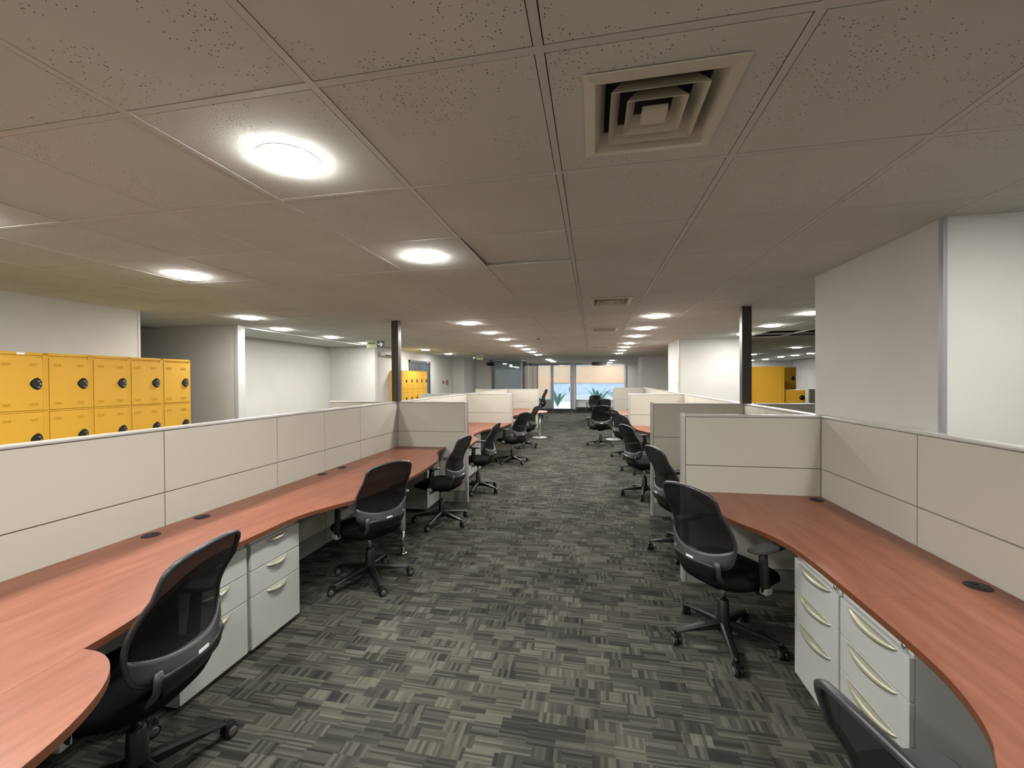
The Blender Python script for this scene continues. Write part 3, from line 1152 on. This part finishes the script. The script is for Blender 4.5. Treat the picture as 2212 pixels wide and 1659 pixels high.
# ------------------------------------------------------------------ yellow lockers
def make_locker(WD=0.327, H=1.875, D=0.45):
    """front faces +x, base corner centre at origin"""
    t_ = thing('locker', '', 'locker')
    MB().box(-D, -0.012, -WD / 2 + 0.0005, WD / 2 - 0.0005, 0.0, H).obj('body', 'yellow', t_)
    f = MB()
    f.box(-0.012, 0, -WD / 2 + 0.0005, -WD / 2 + 0.018, 0.0, H).box(-0.012, 0, WD / 2 - 0.018, WD / 2 - 0.0005, 0.0, H)
    zs = [0.085, 0.45, 0.915, 1.388, 1.848]
    f.box(-0.012, 0, -WD / 2, WD / 2, 0, 0.075).box(-0.012, 0, -WD / 2, WD / 2, H - 0.022, H)
    for z in zs[1:-1]:
        f.box(-0.012, 0, -WD / 2, WD / 2, z - 0.012, z)
    f.obj('front_frame', 'yellow', t_)
    hw_ = WD / 2 - 0.021
    for a_, b_ in zip(zs[:-1], zs[1:]):
        d = MB().bbox(-0.010, 0.004, -hw_, hw_, a_ + 0.004, b_ - 0.016, 0.002).obj('door', 'yellow', t_)
        zm = (a_ + b_) / 2 - 0.006
        sh_ = []
        for k in range(20):
            an = 2 * PI * k / 20
            yy = math.cos(an) * 0.045
            zz = math.sin(an) * 0.052
            if yy < 0:
                zz *= 1 - 0.35 * (yy / -0.045) ** 2
                yy *= 1.15
            else:
                yy *= 0.55
            sh_.append((yy, zz))
        lk = MB()
        n = len(sh_)
        y_c = hw_ - 0.035
        lk.add([(0.004, y_c + y, zm + z) for y, z in sh_] + [(0.017, y_c + y * 0.85, zm + z * 0.85) for y, z in sh_],
               [list(range(n))[::-1], list(range(n, 2 * n))] + [(i, (i + 1) % n, n + (i + 1) % n, n + i) for i in range(n)])
        lk.obj('lock', 'ch_black', d)
        kn = MB().box(0.017, 0.0185, y_c - 0.008, y_c + 0.008, zm + 0.018, zm + 0.024).box(0.017, 0.0185, y_c - 0.008, y_c + 0.008, zm - 0.03, zm - 0.024).box(0.017, 0.0185, y_c + 0.006, y_c + 0.014, zm - 0.006, zm + 0.004)
        kn.obj('lock_marking', 'steel', d)
        for yy in (-0.085, 0.08):
            for zz in (b_ - 0.075, a_ + 0.055):
                vt = MB()
                for q in range(6):
                    vt.box(0.004, 0.0085, yy - 0.025 + q * 0.009, yy - 0.0195 + q * 0.009, zz - 0.011, zz + 0.011)
                vt.obj('vent_slots', 'yellow', d)
    return t_


lock0 = make_locker()
XF = -4.59
ys = [4.064 - 0.1635 - 0.327 * k for k in range(7)]
lock0.location = (XF, ys[0], 0)
lock0['label'] = 'yellow metal locker column at the corridor end of the long row'
LL = ('yellow metal locker column next to the one by the corridor', 'yellow metal locker column in the middle of the corridor-side five',
      'yellow metal locker column fourth from the corridor', 'yellow metal locker column with a white tag above its door',
      'yellow metal locker column just past the tagged one', 'yellow metal locker column ending the long row')
for y, lab in zip(ys[1:], LL):
    dup(lock0, (XF, y, 0), 0, lab)
tagp = MB().box(XF, XF + 0.002, ys[4] - 0.02, ys[4] + 0.03, 1.853, 1.872).obj('name_tag', 'label_white')
tag(tagp, 'small white name tag stuck on top edge of a yellow locker', 'tag')
for k in range(5):
    o = dup(lock0, (-4.73, 10.0 + 0.327 * k, 0), 0, ORD[k] + ' yellow locker from the dark pole in the short row before the blue-grey door')
    o.scale = (0.7, 1, 1)

# yellow cabinets far to the right
cab = thing('yellow_cabinet', 'plain bright yellow steel cabinet standing end-on beyond the power pole', 'cabinet', (3.555, 9.5, 0))
MB().box(-0.31, 0.30, 0, 0.5, 0, 1.86).obj('body', 'yellow', cab)
MB().bbox(-0.25, 0.26, -0.010, 0.0, 0.05, 1.84, 0.003).obj('end_panel', 'yellow', cab)
MB().box(-0.30, -0.255, -0.018, 0, 0, 1.86).box(0.265, 0.30, -0.018, 0, 0, 1.86).obj('frame_post', 'yellow', cab)
for z in (1.62, 1.43):
    for x in (-0.17, 0.12):
        MB().box(x - 0.03, x + 0.03, -0.016, -0.01, z - 0.006, z + 0.006).obj('vent_slot', 'yellow', cab)
dup(lock0, (4.56, 11.0, 0), -PI / 2, 'tall yellow locker in the shade behind the plain yellow cabinet')
lowl = thing('low_locker', 'low yellow locker in front of the shaded tall one', 'locker', (4.07, 9.55, 0))
MB().box(-0.2, 0.2, 0, 0.4, 0, 1.375).obj('body', 'yellow', lowl)
d_ = MB().bbox(-0.18, 0.18, -0.012, 0.0, 0.95, 1.345, 0.003).obj('door', 'yellow', lowl)
MB().lathe([(0.05, 0), (0.045, 0.012), (0, 0.012)], 20, (0.13, -0.024, 1.22), axis='Y').obj('lock', 'ch_black', d_)

# far partitions on the right
panel((5.4, 11.9), (6.35, 11.9), 'pale partition panel beyond the yellow cabinets')
panel((6.4, 11.9), (7.3, 11.9), 'pale partition panel beyond the yellow cabinets, next to its neighbour')
tag(MB().bbox(6.36, 6.40, 11.86, 11.94, 0, 1.40, 0.005).obj('partition_post', 'frame_grey'), 'grey post between the pale panels beyond the cabinets', 'post')

# ------------------------------------------------------------------ door, wall items
dr = thing('door_1', 'blue-grey double door in dark frame behind far yellow lockers', 'door', (XL, 11.715, 0), kind='structure')
for s_ in (-1, 1):
    lf = MB().bbox(-0.05, -0.01, min(0.008 * s_, 0.71 * s_), max(0.008 * s_, 0.71 * s_), 0.01, 2.12, 0.004).obj('door_leaf', 'door_blue', dr)
    MB().box(-0.01, 0.03, 0.05 * s_ - 0.01, 0.05 * s_ + 0.01, 0.95, 1.1).obj('handle', 'chrome', lf)
MB().box(-0.08, 0.015, -0.785, -0.715, 0, 2.2).box(-0.08, 0.015, 0.715, 0.785, 0, 2.2).box(-0.08, 0.015, -0.785, 0.785, 2.13, 2.2).obj('door_frame', 'door_blue', dr)
MB().box(0.0, 0.04, 0.42, 0.62, 2.14, 2.18).obj('door_closer', 'steel', dr)

ac = thing('wall_unit', 'slim white wall unit high up between alcove and double door', 'wall unit', (XL, 9.75, 2.27))
MB().bbox(0.0, 0.13, -0.42, 0.42, -0.05, 0.06, 0.02).obj('casing', 'frame_white', ac)
MB().box(0.11, 0.132, -0.38, 0.38, -0.045, -0.02).obj('outlet_slot', 'dark', ac)

al = thing('fire_alarm', 'small red fire alarm box on the wall past the double door', 'alarm', (XL, 14.02, 1.55))
MB().bbox(0, 0.05, -0.06, 0.06, -0.07, 0.07, 0.006).obj('casing', 'red', al)
MB().box(0.05, 0.053, -0.03, 0.03, -0.025, 0.025).obj('front_label', 'label_white', al)
sw = thing('wall_switch', 'small black switch beside the red alarm box', 'switch', (XL, 13.66, 1.55))
MB().bbox(0, 0.02, -0.035, 0.035, -0.05, 0.05, 0.004).obj('plate', 'dark', sw)
MB().box(0.02, 0.026, -0.012, 0.012, -0.02, 0.02).obj('rocker', 'steel', sw)

sp = thing('wall_speaker', 'dark box speaker mounted high on the grey wall by the meeting room', 'speaker', (-4.0, 16.29, 2.21))
MB().add([(-.13, 0, -.02), (.13, 0, -.02), (.16, 0, .11), (-.16, 0, .11), (-.13, -.10, -.03), (.13, -.10, -.03), (.16, -.18, .11), (-.16, -.18, .11)],
         [(0, 1, 2, 3), (7, 6, 5, 4), (0, 4, 5, 1), (3, 2, 6, 7), (0, 3, 7, 4), (1, 5, 6, 2)]).obj('cabinet', 'screen', sp)
MB().box(-.02, .02, -.03, 0, .11, .2).obj('bracket', 'dark', sp)


def exit_sign(loc, rz, label, flip):
    """board in local xz plane facing -y; arrow panel on +x end when flip>0"""
    t_ = thing('exit_sign', label, 'sign', loc, rz)
    MB().box(-0.18, 0.18, 0, 0.02, -0.16, -0.02).obj('sign_board', 'sign_lime', t_)
    x0, x1 = (0.03, 0.18) if flip > 0 else (-0.18, -0.03)
    MB().box(x0, x1, -0.002, 0, -0.16, -0.02).obj('arrow_panel', 'sign_green', t_)
    c_ = (x0 + x1) / 2
    s_ = flip
    a_ = MB()
    pts = [(-0.055, -0.012), (0.0, -0.012), (-0.012, -0.045), (0.012, -0.045), (0.055, 0), (0.012, 0.045), (-0.012, 0.045), (0.0, 0.012), (-0.055, 0.012)]
    pts = [(0.95 * x * s_ + c_, z - 0.09) for x, z in pts]
    n = len(pts)
    a_.add([(x, -0.0035, z) for x, z in pts], [list(range(n))])
    a_.obj('arrow', 'label_white', t_)
    xt0, xt1 = (-0.15, 0.0) if flip > 0 else (0.0, 0.15)
    MB().box(xt0, xt1, -0.0015, 0, -0.085, -0.055).obj('lettering_bar', 'sign_green', t_)
    for x in (-0.14, 0.14):
        MB().box(x - 0.004, x + 0.004, 0.006, 0.014, -0.02, 0.0).obj('hanger', 'steel', t_)
    return t_


exit_sign((-4.22, 7.62, ZC), 0.15, 'hanging exit sign with white arrow pointing towards the dark pole', 1)
exit_sign((-3.62, 12.95, ZC), 0.1, 'hanging exit sign with white arrow pointing towards the double door', -1)

# ------------------------------------------------------------------ meeting room glass
gw = thing('window_1', 'glass front and side of the meeting room', 'glass wall', (0, 0, 0), kind='structure')
MB().box(-4.0, -2.80, 16.34, 16.352, 0.05, ZC - 0.05).obj('pane', 'glass', gw)
for ya, yb in ((16.40, 18.0), (18.06, 19.65), (19.71, 21.2)):
    MB().box(-2.786, -2.774, ya, yb, 0.05, ZC - 0.05).obj('pane', 'glass', gw)
for x, y in ((-4.02, 16.345), (-2.78, 16.345), (-2.78, 18.03), (-2.78, 19.68), (-2.78, 21.24)):
    MB().box(x - 0.03, x + 0.03, y - 0.03, y + 0.03, 0, ZC).obj('upright', 'frame_grey', gw)
MB().box(-4.02, -2.78, 16.32, 16.37, 0, 0.05).box(-2.81, -2.75, 16.34, 21.24, 0, 0.05).obj('bottom_rail', 'frame_grey', gw)
MB().box(-4.02, -2.78, 16.32, 16.37, ZC - 0.05, ZC).box(-2.81, -2.75, 16.34, 21.24, ZC - 0.05, ZC).obj('top_rail', 'frame_grey', gw)
wb = thing('whiteboard', 'large white board on the end wall of the meeting room', 'whiteboard', (-4.3, YF, 1.35))
MB().box(-0.72, 0.72, -0.03, 0, -0.42, 0.82).obj('board_face', 'board', wb)
MB().box(-0.75, 0.75, -0.035, 0, 0.82, 0.86).box(-0.75, 0.75, -0.035, 0, -0.46, -0.42).box(-0.75, -0.72, -0.035, 0, -0.42, 0.82).box(0.72, 0.75, -0.035, 0, -0.42, 0.82).obj('board_frame', 'frame_grey', wb)
MB().box(-0.6, 0.6, -0.10, 0, -0.49, -0.46).obj('pen_tray', 'frame_grey', wb)

# ------------------------------------------------------------------ end windows
wn_ = thing('window_2', 'tall end windows with frames, roller blinds and a glass door', 'window', (0, 0, 0), kind='structure')
ZW = 2.40
for x0, x1, m_ in ((-2.94, -2.77, 'frame_grey'), (-2.11, -1.96, 'frame_grey'), (1.50, 1.60, 'frame_white')):
    MB().box(x0, x1, YF - 0.06, YF + 0.1, 0, ZW).obj('mullion', m_, wn_)
MB().box(-1.10, -0.82, YF - 0.35, YF + 0.1, 0, ZC).obj('pillar', 'frame_grey', wn_)
MB().box(-0.93, -0.85, YF - 0.42, YF - 0.35, 0, ZC - 0.1).obj('pillar_strip', 'frame_white', wn_)
MB().box(-2.77, 1.50, YF - 0.05, YF + 0.1, 2.34, ZW).obj('head_rail', 'frame_white', wn_)
MB().box(-2.77, -2.11, YF - 0.02, YF + 0.06, 0.0, 0.62).obj('solid_panel', 'frame_grey', wn_)
MB().box(-0.82, 1.50, YF - 0.02, YF + 0.08, 0.0, 0.58).obj('sill_wall', 'frame_white', wn_)
MB().box(-0.82, 1.50, YF - 0.08, YF + 0.08, 0.58, 0.61).obj('sill', 'frame_white', wn_)
for x0, x1, z0 in ((-2.77, -2.11, 0.62), (-1.96, -1.10, 0.15), (-0.82, 1.50, 0.61)):
    MB().box(x0, x1, YF + 0.03, YF + 0.04, z0, 2.34).obj('pane', 'glass', wn_)
for x0, x1, z0 in ((-2.75, -2.13, 0.66), (-1.94, -1.12, 1.45), (-0.80, 1.48, 1.44)):
    bl = MB().box(x0, x1, YF - 0.012, YF - 0.010, z0, 2.32).obj('roller_blind', 'blind', wn_)
    MB().box(x0, x1, YF - 0.018, YF - 0.004, z0 - 0.02, z0).obj('bottom_bar', 'frame_white', bl)
MB().box(-1.18, -1.15, YF - 0.02, YF + 0.03, 1.0, 1.25).obj('door_handle', 'dark', wn_)

st = thing('step_platform', 'low dark carpeted step before the glass door', 'step', (0, 0, 0))
MB().box(-2.75, -0.86, 20.55, YF, 0, 0.15).obj('riser', 'carpet', st)
MB().box(-2.75, -0.86, 20.52, 20.56, 0.13, 0.155).obj('nosing', 'dark', st)
lg_ = thing('window_bench', 'dark low bench with pale top under the wide window', 'bench', (0, 0, 0))
MB().box(-0.80, 1.60, 20.75, YF - 0.03, 0, 0.26).obj('bench_body', 'dark', lg_)
MB().box(-0.80, 1.62, 20.72, YF - 0.03, 0.26, 0.30).obj('bench_top', 'frame_white', lg_)

# dark display hung from the ceiling near the windows
dp = thing('hanging_display', 'dark display box hung from the ceiling before the wide window', 'display', (0.28, 19.6, ZC))
MB().bbox(-0.33, 0.33, -0.04, 0.04, -0.17, -0.02, 0.005).obj('display_box', 'screen', dp)
for x in (-0.2, 0.2):
    MB().box(x - 0.006, x + 0.006, -0.006, 0.006, -0.02, 0).obj('hanger', 'steel', dp)

# tall dark stool-height chair at the end of the aisle
sc_ = dup(chair0, (-2.22, 17.4, 0.0), R(200), 'tall dark swivel chair past the third end panel, before the glass door')
sc_.scale = (1.12, 1.12, 1.22)

# sprinkler heads and a smoke detector on the ceiling
SPR = MB().lathe([(0.0, -0.045), (0.016, -0.043), (0.016, -0.040), (0.006, -0.036), (0.006, -0.012), (0.030, -0.006), (0.033, 0.0), (0.0, 0.0)], 16).mesh('head', 'chrome')
for x, y, lab in ((-0.13, 6.0, 'small chrome sprinkler head between first and second aisle vents, on the vents line'),
                  (0.50, 6.15, 'small chrome sprinkler head beside the vents, on the columns side'),
                  (-0.05, 12.8, 'small chrome sprinkler head past the smallest vent, on the lockers side'),
                  (0.42, 12.8, 'small chrome sprinkler head past the smallest vent, on the columns side')):
    t_ = thing('sprinkler_head', lab, 'sprinkler', (x, y, ZC + 0.001))
    place('head', SPR, t_)
sd = thing('smoke_detector', 'round pale smoke detector on the ceiling between the aisle light rows', 'detector', (-1.05, 8.05, ZC + 0.001))
MB().lathe([(0.0, -0.045), (0.025, -0.045), (0.035, -0.030), (0.05, -0.022), (0.055, 0.0), (0, 0)], 24).obj('casing', 'frame_white', sd)
MB().lathe([(0.036, -0.034), (0.038, -0.030), (0.046, -0.026), (0.044, -0.030), (0.036, -0.034)], 24).obj('grille_ring', 'dark', sd)
ws = thing('wall_socket', 'small white socket box near the corner of the middle column', 'socket', (1.735, 9.22, 1.52))
MB().bbox(-0.022, 0.004, -0.035, 0.035, -0.06, 0.06, 0.006).obj('box', 'label_white', ws)
MB().box(-0.024, -0.022, -0.015, 0.015, -0.02, 0.02).obj('cover', 'frame_grey', ws)
# ------------------------------------------------------------------ outdoors beyond the glass
tag(MB().box(-14, 14, YF + 0.1, 40, -0.2, -0.05).obj('patio', 'outdoor_ground'), 'bright paved patio outside the windows', 'patio', kind='structure')
ow = thing('garden_building', 'pale building with orange band across the patio', 'building', (0, 0, 0))
MB().box(-14, 14, 33, 33.3, -0.05, 3.6).obj('wall', 'outdoor_wall', ow)
for x0, x1 in ((-6.0, -1.9), (-1.3, -0.75), (-0.3, 2.4)):
    MB().box(x0, x1, 32.9, 33, 1.36, 1.84).obj('orange_band', 'outdoor_orange', ow)
for k in range(3):
    MB().box(-5, 3, 31.8 + 0.35 * k, 32.2 + 0.35 * k, -0.05, 0.15 + 0.15 * k).obj('garden_step', 'outdoor_ground', ow)


def plant(loc, h, n, label):
    t_ = thing('garden_plant', label, 'plant', loc)
    for k in range(n):
        an = 2 * PI * k / n + random.uniform(-.3, .3)
        l_ = h * random.uniform(0.8, 1.15)
        sp_ = random.uniform(0.35, 0.75)
        mb_ = MB()
        vs, fs = [], []
        N = 7
        for i in range(N + 1):
            s_ = i / N
            r_ = l_ * sp_ * s_
            z = l_ * (1.15 * s_ - 0.45 * s_ * s_)
            w_ = 0.07 * h * math.sin(PI * min(s_ * 0.9 + 0.1, 1)) + 0.004
            c_, q = math.cos(an), math.sin(an)
            vs += [(r_ * c_ - w_ * q, r_ * q + w_ * c_, z), (r_ * c_, r_ * q, z - 0.03), (r_ * c_ + w_ * q, r_ * q - w_ * c_, z)]
        for i in range(N):
            a_ = i * 3
            fs += [(a_, a_ + 1, a_ + 4, a_ + 3), (a_ + 1, a_ + 2, a_ + 5, a_ + 4)]
        mb_.add(vs, fs, True)
        mb_.obj('leaf', 'leaf', t_)
    return t_


plant((1.55, 24.5, -0.05), 1.3, 12, 'spiky green plant outside the wide window, by the window frame')
plant((0.3, 25.5, -0.05), 1.5, 11, 'spiky green plant outside the middle of the wide window')
plant((-2.2, 26.5, -0.05), 1.4, 11, 'spiky green plant outside the glass door')
